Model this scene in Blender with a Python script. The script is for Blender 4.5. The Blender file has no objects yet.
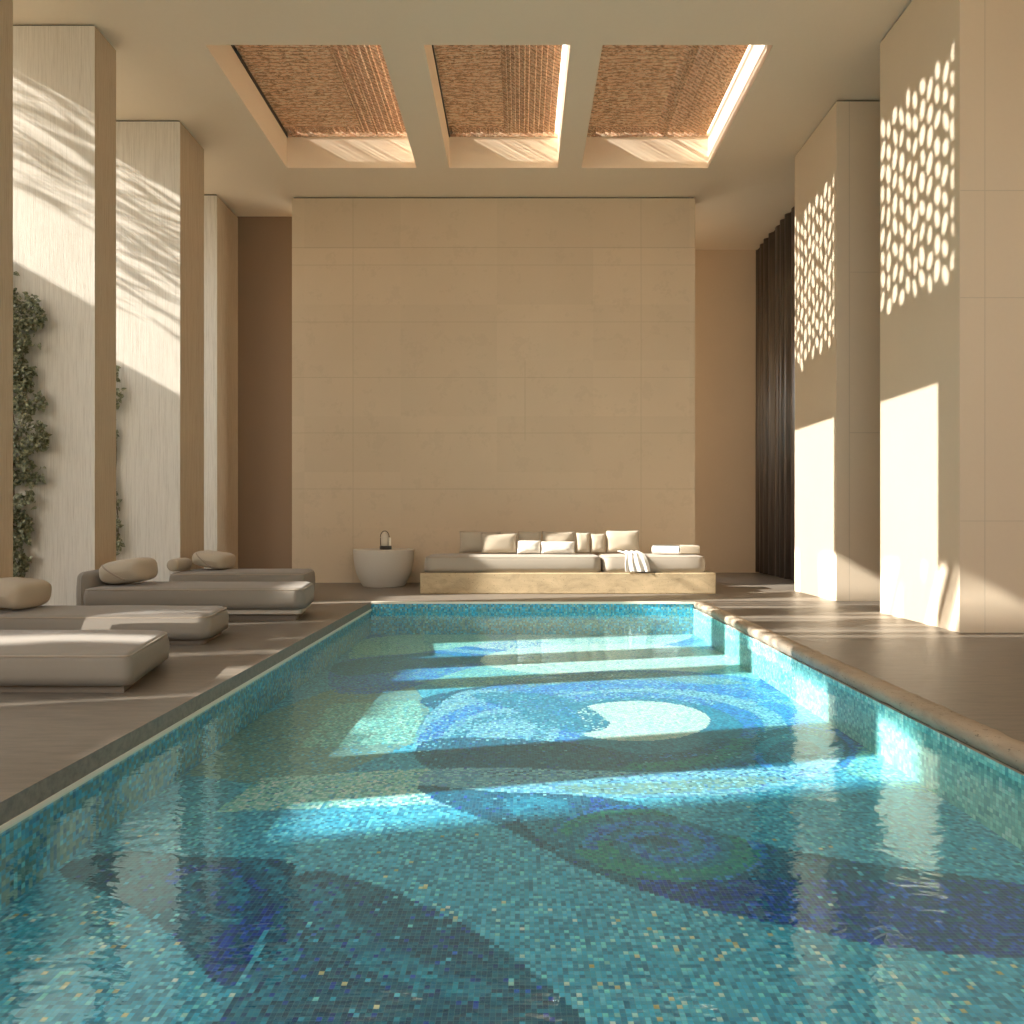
import bpy, bmesh, math, random
import numpy as np
from mathutils import Vector, Matrix, noise as mnoise

random.seed(7)
RNG = np.random.default_rng(11)
SC = bpy.context.scene
COL = SC.collection
F = 700.0                       # focal length in pixels of a 1024 frame

# ---------------------------------------------------------------- dimensions (metres, pool deck top = 0, camera 1 m above it)
CEIL = 6.25
WELL = 6.76
POOL_L, POOL_R, POOL_FAR, POOL_NEAR = -1.87, 2.13, 8.64, -1.5
WATER, BED = -0.100, -0.40
BACK_Y = 11.34
BACK_L, BACK_R = -3.71, 2.82
FIN_X = -4.5

# ================================================================= helpers
def lin(c, a=1.0):
    r = []
    for v in c[:3]:
        v = v / 255.0
        r.append(v / 12.92 if v <= 0.04045 else ((v + 0.055) / 1.055) ** 2.4)
    return (r[0], r[1], r[2], a)

def tag(o, label=None, cat=None, group=None, kind=None):
    if label: o['label'] = label
    if cat: o['category'] = cat
    if group: o['group'] = group
    if kind: o['kind'] = kind
    return o

def empty(name, loc, label, cat, group=None, rz=0.0):
    o = bpy.data.objects.new(name, None)
    o.empty_display_size = 0.2
    COL.objects.link(o)
    o.location = loc
    o.rotation_euler = (0, 0, rz)
    return tag(o, label, cat, group)

def obj(name, bm, mat, parent=None, smooth=False, angle=None):
    me = bpy.data.meshes.new(name)
    bmesh.ops.recalc_face_normals(bm, faces=bm.faces[:])
    bm.to_mesh(me)
    bm.free()
    if mat: me.materials.append(mat)
    o = bpy.data.objects.new(name, me)
    COL.objects.link(o)
    if parent is not None: o.parent = parent
    if smooth:
        me.polygons.foreach_set('use_smooth', [True] * len(me.polygons))
        if angle is not None:
            try: me.set_sharp_from_angle(angle=angle)
            except Exception: pass
    return o

def box(bm, x0, x1, y0, y1, z0, z1):
    vs = [bm.verts.new((x, y, z)) for z in (z0, z1) for y in (y0, y1) for x in (x0, x1)]
    for f in ((0, 2, 3, 1), (4, 5, 7, 6), (0, 1, 5, 4), (2, 6, 7, 3), (0, 4, 6, 2), (1, 3, 7, 5)):
        bm.faces.new([vs[i] for i in f])

def bevel_box(x0, x1, y0, y1, z0, z1, b=0.01, seg=2):
    bm = bmesh.new()
    box(bm, x0, x1, y0, y1, z0, z1)
    bmesh.ops.recalc_face_normals(bm, faces=bm.faces[:])
    bmesh.ops.bevel(bm, geom=bm.edges[:], offset=b, segments=seg, profile=0.5, affect='EDGES')
    return bm

def loft(bm, rings, cap0=True, cap1=True):
    rv = [[bm.verts.new(p) for p in r] for r in rings]
    n = len(rv[0])
    for a, b in zip(rv[:-1], rv[1:]):
        for i in range(n):
            j = (i + 1) % n
            bm.faces.new((a[i], a[j], b[j], b[i]))
    if cap0: bm.faces.new(list(reversed(rv[0])))
    if cap1: bm.faces.new(rv[-1])
    return rv

def tube(bm, pts, rad, seg=8, caps=True):
    pts = [Vector(p) for p in pts]
    rings = []
    up = Vector((0, 0, 1))
    for i, p in enumerate(pts):
        d = (pts[min(i + 1, len(pts) - 1)] - pts[max(i - 1, 0)]).normalized()
        s = d.cross(up)
        if s.length < 1e-4: s = d.cross(Vector((1, 0, 0)))
        s.normalize()
        t = s.cross(d).normalized()
        r = rad[i] if isinstance(rad, (list, tuple)) else rad
        rings.append([p + (s * math.cos(2 * math.pi * k / seg) + t * math.sin(2 * math.pi * k / seg)) * r for k in range(seg)])
    loft(bm, rings, caps, caps)

def lathe(bm, prof, c=(0, 0, 0), seg=48):
    rings = [[(c[0] + r * math.cos(2 * math.pi * k / seg), c[1] + r * math.sin(2 * math.pi * k / seg), c[2] + z) for k in range(seg)] for r, z in prof]
    loft(bm, rings, True, True)

def outline(corners, rc, inset=0.0, seg=6, sub=6):
    """rounded convex outline through `corners` (counter-clockwise), pulled in by `inset`"""
    n = len(corners)
    P = [Vector((c[0], c[1])) for c in corners]
    out = []
    arcs = []
    for i in range(n):
        a, b, c = P[i - 1], P[i], P[(i + 1) % n]
        d0, d1 = (b - a).normalized(), (c - b).normalized()
        n0, n1 = Vector((d0.y, -d0.x)), Vector((d1.y, -d1.x))     # outward for ccw
        r = rc[i] if isinstance(rc, (list, tuple)) else rc
        # centre: offset both edges inward by r
        m = (n0 + n1)
        ctr = b - m / (1.0 + n0.dot(n1)) * r
        a0 = math.atan2(n0.y, n0.x); a1 = math.atan2(n1.y, n1.x)
        while a1 < a0: a1 += 2 * math.pi
        rr = max(r - inset, 0.0005)
        arcs.append([ctr + Vector((math.cos(a0 + (a1 - a0) * k / seg), math.sin(a0 + (a1 - a0) * k / seg))) * rr for k in range(seg + 1)])
    for i in range(n):
        out += arcs[i]
        p, q = arcs[i][-1], arcs[(i + 1) % n][0]
        out += [p.lerp(q, k / sub) for k in range(1, sub)]
    return out

def cushion_slab(corners, rc, z0, z1, edge, crown=0.0, seam=False, wob=0.0, seed=0):
    """an upholstered slab: rounded edges, softly crowned top"""
    bm = bmesh.new()
    rings = []
    E = 5
    for k in range(E + 1):
        t = k / E * math.pi / 2
        rings.append([(p.x, p.y, z0 + edge * 0.6 * (1 - math.sin(t))) for p in outline(corners, rc, edge * 0.6 * (1 - math.cos(math.pi / 2 - t)))])
    h0, h1 = z0 + edge * 0.6, z1 - edge
    for k in range(1, 4):
        bul = 0.008 * math.sin(math.pi * k / 4)
        rings.append([(p.x, p.y, h0 + (h1 - h0) * k / 4) for p in outline(corners, rc, -bul)])
    for k in range(E + 1):
        t = k / E * math.pi / 2
        rings.append([(p.x, p.y, h1 + edge * math.sin(t)) for p in outline(corners, rc, edge * (1 - math.cos(t)))])
    last = rings[-1]
    cx = sum(p[0] for p in last) / len(last); cy = sum(p[1] for p in last) / len(last)
    base = [Vector((p[0], p[1], p[2])) for p in last]
    for s in (0.93, 0.84, 0.7, 0.52, 0.32, 0.12):
        z = crown * (1 - s ** 2.2)
        rings.append([(cx + (p.x - cx) * s, cy + (p.y - cy) * s, p.z + z) for p in base])
    loft(bm, rings, True, True)
    if wob:
        for v in bm.verts:
            n = mnoise.noise(Vector((v.co.x * 2.3 + seed, v.co.y * 2.3, v.co.z * 2.0)))
            v.co.z += n * wob * (1 if v.co.z > z0 + 0.03 else 0)
    return bm

def pillow(w, h, t, puff=0.55, n=18, seed=0, pinch=0.05):
    """a square scatter cushion standing in the local XZ plane, base at z=0, thickness along Y"""
    bm = bmesh.new()
    front, back = {}, {}
    for i in range(n + 1):
        for j in range(n + 1):
            u, v = 2 * i / n - 1, 2 * j / n - 1
            k = (1 - abs(u) ** 2.6) ** puff * (1 - abs(v) ** 2.6) ** puff
            px = u * (1 - pinch * (1 - abs(v) ** 1.5) * 0 - pinch * (1 - v * v) * abs(u) ** 3)
            pz = v * (1 - pinch * (1 - u * u) * abs(v) ** 3)
            wr = mnoise.noise(Vector((u * 1.7 + seed, v * 1.7, seed * 1.3))) * 0.10
            y = t / 2 * k * (1 + wr)
            front[i, j] = bm.verts.new((px * w / 2, -y, h / 2 + pz * h / 2))
            if 0 < i < n and 0 < j < n:
                back[i, j] = bm.verts.new((px * w / 2, y, h / 2 + pz * h / 2))
            else:
                back[i, j] = front[i, j]
    for i in range(n):
        for j in range(n):
            bm.faces.new((front[i, j], front[i + 1, j], front[i + 1, j + 1], front[i, j + 1]))
            q = [back[i, j], back[i, j + 1], back[i + 1, j + 1], back[i + 1, j]]
            bm.faces.new(q)
    return bm

# ================================================================= materials
def newmat(name):
    m = bpy.data.materials.new(name)
    m.use_nodes = True
    nt = m.node_tree
    for n in list(nt.nodes): nt.nodes.remove(n)
    out = nt.nodes.new('ShaderNodeOutputMaterial')
    return m, nt, out

class G:
    """tiny node-graph shorthand"""
    def __init__(s, nt): s.nt = nt
    def n(s, t, **kw):
        x = s.nt.nodes.new(t)
        for k, v in kw.items(): setattr(x, k, v)
        return x
    def link(s, a, b): s.nt.links.new(a, b)
    def coord(s, scale=(1, 1, 1), rot=(0, 0, 0)):
        g = s.n('ShaderNodeNewGeometry')
        m = s.n('ShaderNodeMapping')
        m.inputs['Scale'].default_value = scale
        m.inputs['Rotation'].default_value = rot
        s.link(g.outputs['Position'], m.inputs['Vector'])
        return m.outputs[0]
    def noise(s, vec, scale=5, detail=4, rough=0.55, dist=0.0):
        x = s.n('ShaderNodeTexNoise')
        x.inputs['Scale'].default_value = scale; x.inputs['Detail'].default_value = detail
        x.inputs['Roughness'].default_value = rough; x.inputs['Distortion'].default_value = dist
        s.link(vec, x.inputs['Vector'])
        return x.outputs['Fac']
    def ramp(s, fac, stops):
        r = s.n('ShaderNodeValToRGB')
        e = r.color_ramp.elements
        while len(e) < len(stops): e.new(0.5)
        for k, (p, c) in enumerate(stops):
            e[k].position = p; e[k].color = c
        s.link(fac, r.inputs[0])
        return r.outputs[0]
    def mix(s, fac, a, b, blend='MIX'):
        m = s.n('ShaderNodeMix', data_type='RGBA', blend_type=blend)
        for sock, v in ((m.inputs[0], fac), (m.inputs[6], a), (m.inputs[7], b)):
            if hasattr(v, 'node'): s.link(v, sock)
            else: sock.default_value = v
        return m.outputs[2]
    def math(s, op, a, b=None):
        m = s.n('ShaderNodeMath', operation=op)
        for sock, v in zip(m.inputs, (a, b)):
            if v is None: continue
            if hasattr(v, 'node'): s.link(v, sock)
            else: sock.default_value = v
        return m.outputs[0]
    def bump(s, h, strength=0.2, dist=0.01, prev=None):
        b = s.n('ShaderNodeBump')
        b.inputs['Strength'].default_value = strength; b.inputs['Distance'].default_value = dist
        s.link(h, b.inputs['Height'])
        if prev: s.link(prev, b.inputs['Normal'])
        return b.outputs[0]
    def bsdf(s, out, color, rough=0.7, normal=None, spec=0.3, **kw):
        p = s.n('ShaderNodeBsdfPrincipled')
        if hasattr(color, 'node'): s.link(color, p.inputs['Base Color'])
        else: p.inputs['Base Color'].default_value = color
        if hasattr(rough, 'node'): s.link(rough, p.inputs['Roughness'])
        else: p.inputs['Roughness'].default_value = rough
        p.inputs['Specular IOR Level'].default_value = spec
        if normal: s.link(normal, p.inputs['Normal'])
        for k, v in kw.items(): p.inputs[k].default_value = v
        s.link(p.outputs[0], out.inputs[0])
        return p

def shade(c, k): return (min(c[0] * k, 1), min(c[1] * k, 1), min(c[2] * k, 1), 1)

PLASTER = (0.665, 0.54, 0.39, 1)
PALE = (0.72, 0.60, 0.45, 1)

def mat_plaster(name, base, joints=None, cells=None, rough=0.8, var=0.10, bump=0.12):
    """lime plaster / honed stone; joints = (list of heights, list of (axis, value)) thin panel joints"""
    m, nt, out = newmat(name); g = G(nt)
    v = g.coord()
    big = g.noise(v, 0.9, 3, 0.6)
    fine = g.noise(v, 26, 5, 0.7)
    col = g.mix(g.math('MULTIPLY', big, 0.9), shade(base, 1 + var), shade(base, 1 - var))
    col = g.mix(g.math('MULTIPLY', fine, 0.35), col, shade(base, 0.86))
    if cells:
        sn = g.n('ShaderNodeVectorMath', operation='FLOOR')
        mp = g.n('ShaderNodeMapping'); mp.inputs['Scale'].default_value = (1 / cells[0], 0.001, 1 / cells[1]); mp.inputs['Location'].default_value = (cells[2], 0, cells[3])
        gg = g.n('ShaderNodeNewGeometry'); g.link(gg.outputs['Position'], mp.inputs['Vector']); g.link(mp.outputs[0], sn.inputs[0])
        wn = g.n('ShaderNodeTexWhiteNoise'); g.link(sn.outputs[0], wn.inputs[0])
        col = g.mix(g.math('MULTIPLY', wn.outputs['Value'], 0.5), col, shade(base, 0.84))
        col = g.mix(g.math('MULTIPLY', g.math('GREATER_THAN', g.noise(v, 3.2, 6, 0.75), 0.58), 0.18), col, shade(base, 0.72))
    h = g.math('ADD', g.math('MULTIPLY', fine, 0.5), g.math('MULTIPLY', g.noise(v, 120, 3, 0.6), 0.5))
    nrm = g.bump(h, bump, 0.006)
    if joints:
        sep = g.n('ShaderNodeSeparateXYZ')
        geo = g.n('ShaderNodeNewGeometry'); g.link(geo.outputs['Position'], sep.inputs[0])
        acc = None
        for ax, val, w, lo, hi in joints:
            d = g.math('ABSOLUTE', g.math('SUBTRACT', sep.outputs[ax], val))
            k = g.math('LESS_THAN', d, w)
            if lo is not None:
                oth = 2 if ax == 0 else 0
                k = g.math('MULTIPLY', k, g.math('MULTIPLY', g.math('GREATER_THAN', sep.outputs[oth], lo), g.math('LESS_THAN', sep.outputs[oth], hi)))
            acc = k if acc is None else g.math('MAXIMUM', acc, k)
        col = g.mix(g.math('MULTIPLY', acc, 0.32), col, shade(base, 0.45))
        nrm = g.bump(g.math('SUBTRACT', 1.0, acc), 0.5, 0.004, nrm)
    g.bsdf(out, col, rough, nrm, 0.25)
    return m

def mat_combed(name, base, dark):
    """stone with fine vertical combing, as on the fins"""
    m, nt, out = newmat(name); g = G(nt)
    a = g.noise(g.coord((1, 1, 0.02)), 110, 5, 0.7)
    b = g.noise(g.coord((1, 1, 0.10)), 150, 3, 0.6)
    c = g.noise(g.coord(), 1.1, 4, 0.6)
    pits = g.noise(g.coord((1, 1, 0.3)), 60, 3, 0.75)
    col = g.ramp(a, [(0.33, dark), (0.50, base), (0.72, shade(base, 1.10))])
    col = g.mix(g.math('MULTIPLY', b, 0.40), col, dark)
    col = g.mix(g.math('MULTIPLY', g.math('LESS_THAN', pits, 0.30), 0.35), col, shade(dark, 0.8))
    col = g.mix(g.math('MULTIPLY', c, 0.22), col, shade(base, 0.9))
    h = g.math('ADD', a, g.math('MULTIPLY', b, 0.6))
    g.bsdf(out, col, 0.85, g.bump(h, 0.35, 0.008), 0.2)
    return m

def mat_deck(name, base):
    m, nt, out = newmat(name); g = G(nt)
    s = g.noise(g.coord((0.16, 1, 1)), 24, 6, 0.7)
    s2 = g.noise(g.coord((0.05, 1, 1)), 95, 4, 0.7)
    b = g.noise(g.coord((0.5, 1, 1)), 1.3, 3, 0.55)
    col = g.ramp(s, [(0.34, shade(base, 0.55)), (0.50, base), (0.66, shade(base, 1.35))])
    col = g.mix(g.math('MULTIPLY', s2, 0.5), col, shade(base, 0.74))
    col = g.mix(g.math('MULTIPLY', b, 0.35), col, shade(base, 1.15))
    h = g.math('ADD', s, g.math('MULTIPLY', s2, 0.5))
    r = g.math('ADD', 0.30, g.math('MULTIPLY', s, 0.22))
    g.bsdf(out, col, r, g.bump(h, 0.12, 0.004), 0.42)
    return m

def mat_fabric(name, base, scale=420, rough=0.95, bump=0.25):
    m, nt, out = newmat(name); g = G(nt)
    v = g.coord()
    a = g.noise(v, scale, 2, 0.6)
    b = g.noise(v, 5, 4, 0.6)
    col = g.mix(g.math('MULTIPLY', a, 0.5), base, shade(base, 0.82))
    col = g.mix(g.math('MULTIPLY', b, 0.3), col, shade(base, 1.08))
    nrm = g.bump(g.math('ADD', g.math('MULTIPLY', a, 0.25), b), bump, 0.006)
    p = g.bsdf(out, col, rough, nrm, 0.15)
    p.inputs['Sheen Weight'].default_value = 0.15
    return m

def mat_plain(name, base, rough=0.6, spec=0.4, metal=0.0):
    m, nt, out = newmat(name); g = G(nt)
    a = g.noise(g.coord(), 40, 3, 0.6)
    col = g.mix(g.math('MULTIPLY', a, 0.4), base, shade(base, 0.85))
    g.bsdf(out, col, rough, None, spec, Metallic=metal)
    return m

def mat_travertine(name, base):
    m, nt, out = newmat(name); g = G(nt)
    v = g.coord((1, 1, 2.2))
    a = g.noise(v, 3.0, 5, 0.65, 0.6)
    pit = g.noise(g.coord((1, 1, 1.6)), 34, 3, 0.75)
    pm = g.math('LESS_THAN', pit, 0.36)
    col = g.ramp(a, [(0.28, shade(base, 0.72)), (0.5, base), (0.75, shade(base, 1.2))])
    col = g.mix(g.math('MULTIPLY', pm, 0.75), col, shade(base, 0.34))
    h = g.math('SUBTRACT', g.noise(v, 40, 4, 0.6), pm)
    g.bsdf(out, col, 0.75, g.bump(h, 0.4, 0.006), 0.25)
    return m

PITCH = 0.068
def mat_reed(name):
    m, nt, out = newmat(name); g = G(nt)
    a = g.noise(g.coord((0.5, 1, 1)), 26, 4, 0.7)
    b = g.noise(g.coord((0.45, 1.5, 1)), 34, 3, 0.75)
    c = g.noise(g.coord((1, 0.6, 1)), 1.7, 3, 0.5)
    base = (0.92, 0.58, 0.35, 1)
    col = g.ramp(a, [(0.34, shade(base, 0.45)), (0.5, base), (0.64, (0.95, 0.74, 0.50, 1))])
    sep = g.n('ShaderNodeSeparateXYZ'); geo = g.n('ShaderNodeNewGeometry'); g.link(geo.outputs['Position'], sep.inputs[0])
    wv = g.math('ADD', g.math('DIVIDE', g.math('SUBTRACT', sep.outputs[1], 7.72), PITCH), g.math('MULTIPLY', g.noise(g.coord((1, 0.3, 1)), 5, 3, 0.6), 0.9))
    row = g.math('ABSOLUTE', g.math('SUBTRACT', g.math('FRACT', wv), 0.5))
    col = g.mix(g.math('MULTIPLY', g.math('GREATER_THAN', row, 0.34), 0.65), col, shade(base, 0.30))
    col = g.mix(g.math('MULTIPLY', g.math('LESS_THAN', b, 0.41), 0.85), col, shade(base, 0.22))
    col = g.mix(g.math('MULTIPLY', g.math('GREATER_THAN', b, 0.56), 0.9), col, (0.97, 0.84, 0.62, 1))
    col = g.mix(g.math('MULTIPLY', c, 0.4), col, (0.74, 0.42, 0.24, 1))
    nrm = g.bump(g.math('ADD', a, b), 0.5, 0.01)
    p = g.n('ShaderNodeBsdfPrincipled')
    g.link(col, p.inputs['Base Color']); p.inputs['Roughness'].default_value = 0.8
    g.link(nrm, p.inputs['Normal']); p.inputs['Specular IOR Level'].default_value = 0.2
    t = g.n('ShaderNodeBsdfTranslucent'); g.link(col, t.inputs[0])
    mx = g.n('ShaderNodeMixShader'); mx.inputs[0].default_value = 0.10
    g.link(p.outputs[0], mx.inputs[1]); g.link(t.outputs[0], mx.inputs[2]); g.link(mx.outputs[0], out.inputs[0])
    return m

def mat_leaf(name, c0, c1):
    m, nt, out = newmat(name); g = G(nt)
    a = g.noise(g.coord(), 45, 3, 0.7)
    col = g.ramp(a, [(0.38, c0), (0.66, c1)])
    p = g.n('ShaderNodeBsdfPrincipled'); g.link(col, p.inputs['Base Color']); p.inputs['Roughness'].default_value = 0.45
    t = g.n('ShaderNodeBsdfTranslucent'); g.link(col, t.inputs[0])
    mx = g.n('ShaderNodeMixShader'); mx.inputs[0].default_value = 0.25
    g.link(p.outputs[0], mx.inputs[1]); g.link(t.outputs[0], mx.inputs[2]); g.link(mx.outputs[0], out.inputs[0])
    return m

def mat_water():
    m, nt, out = newmat('pool_water'); g = G(nt)
    v1 = g.coord((0.45, 1.0, 1.0))
    a = g.noise(v1, 9.0, 3, 0.55, 0.4)
    b = g.noise(g.coord((0.6, 1.0, 1.0)), 30.0, 2, 0.5, 0.2)
    h = g.math('ADD', a, g.math('MULTIPLY', b, 0.22))
    nrm = g.bump(h, 0.095, 0.035)
    geo = g.n('ShaderNodeNewGeometry')
    dt = g.n('ShaderNodeVectorMath', operation='DOT_PRODUCT')
    g.link(geo.outputs['Incoming'], dt.inputs[0]); g.link(nrm, dt.inputs[1])
    cs = g.math('MINIMUM', g.math('ABSOLUTE', dt.outputs['Value']), 1.0)
    fre = g.math('ADD', 0.05, g.math('MULTIPLY', 0.36, g.math('POWER', g.math('SUBTRACT', 1.0, cs), 1.5)))
    gl = g.n('ShaderNodeBsdfGlossy'); gl.inputs['Roughness'].default_value = 0.015
    gl.inputs['Color'].default_value = (0.72, 0.97, 0.97, 1)
    g.link(nrm, gl.inputs['Normal'])
    tr = g.n('ShaderNodeBsdfTransparent'); tr.inputs['Color'].default_value = (0.90, 0.985, 0.985, 1)
    mx = g.n('ShaderNodeMixShader')
    g.link(fre, mx.inputs[0]); g.link(tr.outputs[0], mx.inputs[1]); g.link(gl.outputs[0], mx.inputs[2])
    g.link(mx.outputs[0], out.inputs[0])
    return m

def mat_mosaic(name, size, axes):
    """glass mosaic: a colour per tile (stored on the tile's own face) with grout lines between tiles"""
    m, nt, out = newmat(name); g = G(nt)
    at = g.n('ShaderNodeAttribute'); at.attribute_name = 'tile'
    sep = g.n('ShaderNodeSeparateXYZ'); geo = g.n('ShaderNodeNewGeometry'); g.link(geo.outputs['Position'], sep.inputs[0])
    acc = None
    for ax, off in axes:
        fr = g.math('FRACT', g.math('DIVIDE', g.math('SUBTRACT', sep.outputs[ax], off), size))
        d = g.math('ABSOLUTE', g.math('SUBTRACT', fr, 0.5))
        k = g.math('GREATER_THAN', d, 0.44)
        acc = k if acc is None else g.math('MAXIMUM', acc, k)
    grout = g.mix(0.45, at.outputs['Color'], (0.16, 0.36, 0.38, 1))
    col = g.mix(acc, at.outputs['Color'], grout)
    g.bsdf(out, col, 0.35, None, 0.3)
    return m

M = {}
bz = 0.91
backj = [(2, 1 + (521 - y) / 700 * 11.34, 0.005, None, None) for y in (265, 322, 377.5, 433, 489)]
backj += [(0, (x - 521) / 700 * 11.34, 0.005, None, None) for x in (353, 641)]
backj += [(0, (525 - 521) / 700 * 11.34, 0.005, 2.3, 3.6), (2, 1 + (521 - 247.5) / 700 * 11.34, 0.006, None, None)]
M['back'] = mat_plaster('back_wall_panels', (0.655, 0.525, 0.37, 1), backj, (1.56, 0.905, 0.25, 0.02), var=0.10, bump=0.10)
M['ceil'] = mat_plaster('ceiling_plaster', (0.90, 0.745, 0.56, 1), None, var=0.04, bump=0.06)
M['wall'] = mat_plaster('recess_plaster', (0.66, 0.50, 0.34, 1), None, var=0.06)
M['wall_shaded'] = mat_plaster('shaded_plaster', (0.25, 0.17, 0.11, 1), None, var=0.06)  # same recess plaster, its shade put into the colour
M['pillar_near'] = mat_plaster('pillar_plaster_near', PALE, [(0, 4.155, 0.004, None, None), (2, 3.96, 0.004, 3.935, 9), (2, 3.0, 0.004, 3.935, 9), (2, 1.0, 0.003, 3.935, 9)], var=0.05, bump=0.10)
M['pillar_far'] = mat_plaster('pillar_plaster_far', PALE, [(0, 4.09, 0.005, None, None), (2, 2.1, 0.005, 4.09, 9), (2, 4.1, 0.004, 4.09, 9)], var=0.05, bump=0.10)
M['fin'] = mat_combed('combed_stone', (0.69, 0.645, 0.565, 1), (0.50, 0.45, 0.375, 1))
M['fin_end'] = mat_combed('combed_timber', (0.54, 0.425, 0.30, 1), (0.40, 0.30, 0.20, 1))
M['deck'] = mat_deck('deck_stone', (0.195, 0.166, 0.134, 1))
M['coping'] = mat_travertine('coping_stone', (0.42, 0.345, 0.26, 1))
M['rim'] = mat_plain('waterline_tile', (0.78, 0.74, 0.62, 1), 0.4)
M['plat'] = mat_travertine('travertine', (0.50, 0.39, 0.24, 1))
M['sofa'] = mat_fabric('cream_linen', (0.38, 0.33, 0.265, 1))
M['loung'] = mat_fabric('sand_weave', (0.255, 0.222, 0.182, 1))
M['pill_tan'] = mat_fabric('tan_linen', (0.46, 0.39, 0.295, 1))
M['pill_white'] = mat_fabric('white_linen', (0.76, 0.72, 0.65, 1))
M['piping'] = mat_fabric('piping_cord', (0.34, 0.28, 0.215, 1))
M['plinth'] = mat_plain('plinth_dark', (0.17, 0.135, 0.10, 1), 0.7)
M['plate'] = mat_plain('plinth_pale', (0.42, 0.37, 0.30, 1), 0.6)
M['bowl'] = mat_plaster('pale_stone', (0.60, 0.545, 0.46, 1), None, var=0.06)
M['towel'] = mat_fabric('towel_white', (0.86, 0.84, 0.80, 1), 260, 1.0, 0.6)
M['dark'] = mat_plain('dark_bronze', (0.035, 0.027, 0.022, 1), 0.35, 0.5)
M['candle'] = mat_plain('candle_wax', (0.88, 0.82, 0.70, 1), 0.5)
M['reed'] = mat_reed('reed_weave')
M['leaf'] = mat_leaf('ivy_leaf', (0.07, 0.082, 0.036, 1), (0.42, 0.41, 0.25, 1))
M['stem'] = mat_plain('vine_stem', (0.12, 0.085, 0.05, 1), 0.8)
M['water'] = mat_water()
m, nt, out = newmat('curtain_cloth'); g = G(nt)
a = g.noise(g.coord((1, 1, 0.02)), 60, 3, 0.6)
g.bsdf(out, g.ramp(a, [(0.3, (0.03, 0.022, 0.018, 1)), (0.7, (0.14, 0.105, 0.08, 1))]), 0.3, None, 0.8)
M['curtain'] = m
m, nt, out = newmat('hand_glass'); g = G(nt)
gb = g.n('ShaderNodeBsdfGlass'); gb.inputs['Roughness'].default_value = 0.05; gb.inputs['IOR'].default_value = 1.2
tr = g.n('ShaderNodeBsdfTransparent'); mx = g.n('ShaderNodeMixShader'); mx.inputs[0].default_value = 0.6
g.link(gb.outputs[0], mx.inputs[1]); g.link(tr.outputs[0], mx.inputs[2]); g.link(mx.outputs[0], out.inputs[0])
M['glass'] = m
m, nt, out = newmat('frosted_glass'); g = G(nt)
tl = g.n('ShaderNodeBsdfTranslucent'); tl.inputs[0].default_value = (0.85, 0.82, 0.75, 1)
df = g.n('ShaderNodeBsdfPrincipled'); df.inputs['Base Color'].default_value = (0.8, 0.76, 0.68, 1); df.inputs['Roughness'].default_value = 0.2
tr = g.n('ShaderNodeBsdfTransparent'); mx = g.n('ShaderNodeMixShader'); mx.inputs[0].default_value = 0.5
my = g.n('ShaderNodeMixShader'); my.inputs[0].default_value = 0.35
g.link(tl.outputs[0], mx.inputs[1]); g.link(df.outputs[0], mx.inputs[2]); g.link(mx.outputs[0], my.inputs[1]); g.link(tr.outputs[0], my.inputs[2]); g.link(my.outputs[0], out.inputs[0])
M['glass'] = m

# ================================================================= the room shell
def structure(name, bm, mat, label=None, cat=None, smooth=False):
    o = obj(name, bm, mat, None, smooth)
    tag(o, label, cat, None, 'structure')
    return o

# --- floor: the deck slabs round the pool
bm = bmesh.new()
box(bm, -9.0, -1.85, -6, 14, -0.085, 0)
box(bm, 2.16, 6.5, -6, 14, -0.085, 0)
box(bm, -1.85, 2.16, POOL_FAR + 0.02, 14, -0.085, 0)
box(bm, -1.85, 2.16, -6, POOL_NEAR, -0.085, 0)
structure('floor', bm, M['deck'], 'brown streaked stone deck around the pool', 'floor')
bm = bmesh.new()
box(bm, -60, 60, -60, 60, -1.25, -1.2)
structure('ground', bm, mat_plain('garden_ground', (0.42, 0.36, 0.26, 1), 0.9), 'sandy ground outside the pool hall', 'ground')

# --- rough stone lip along the right pool edge
bm = bmesh.new()
n = 260
prof = [(0.05, -0.075), (0.004, -0.07), (-0.006, -0.03), (-0.002, -0.008), (0.012, 0.004), (0.06, 0.007), (0.13, 0.004), (0.135, -0.02)]
rings = []
for k in range(n + 1):
    y = POOL_NEAR + (POOL_FAR - POOL_NEAR) * k / n
    r = []
    for i, (dx, dz) in enumerate(prof):
        q = mnoise.noise(Vector((y * 9, i * 1.7, 0.3))) * 0.007 + mnoise.noise(Vector((y * 30, i * 2.1, 5))) * 0.004
        r.append((2.135 + dx + q, y, dz + q * 0.6))
    rings.append(r)
loft(bm, rings)
structure('trim_1', bm, M['coping'], 'rough pale stone lip along the right pool edge', 'pool edge', True)
# pale line of tile at the water on the left, far side cap
bm = bmesh.new()
box(bm, -1.875, -1.845, POOL_NEAR, POOL_FAR, -0.108, -0.083)
structure('trim_2', bm, M['rim'], 'pale tile line under the left deck edge at the water', 'pool edge')
bm = bmesh.new()
box(bm, -1.85, 2.16, POOL_FAR - 0.015, POOL_FAR + 0.05, -0.022, 0.003)
structure('trim_3', bm, M['rim'], 'pale stone cap along the far pool edge', 'pool edge')

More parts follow.
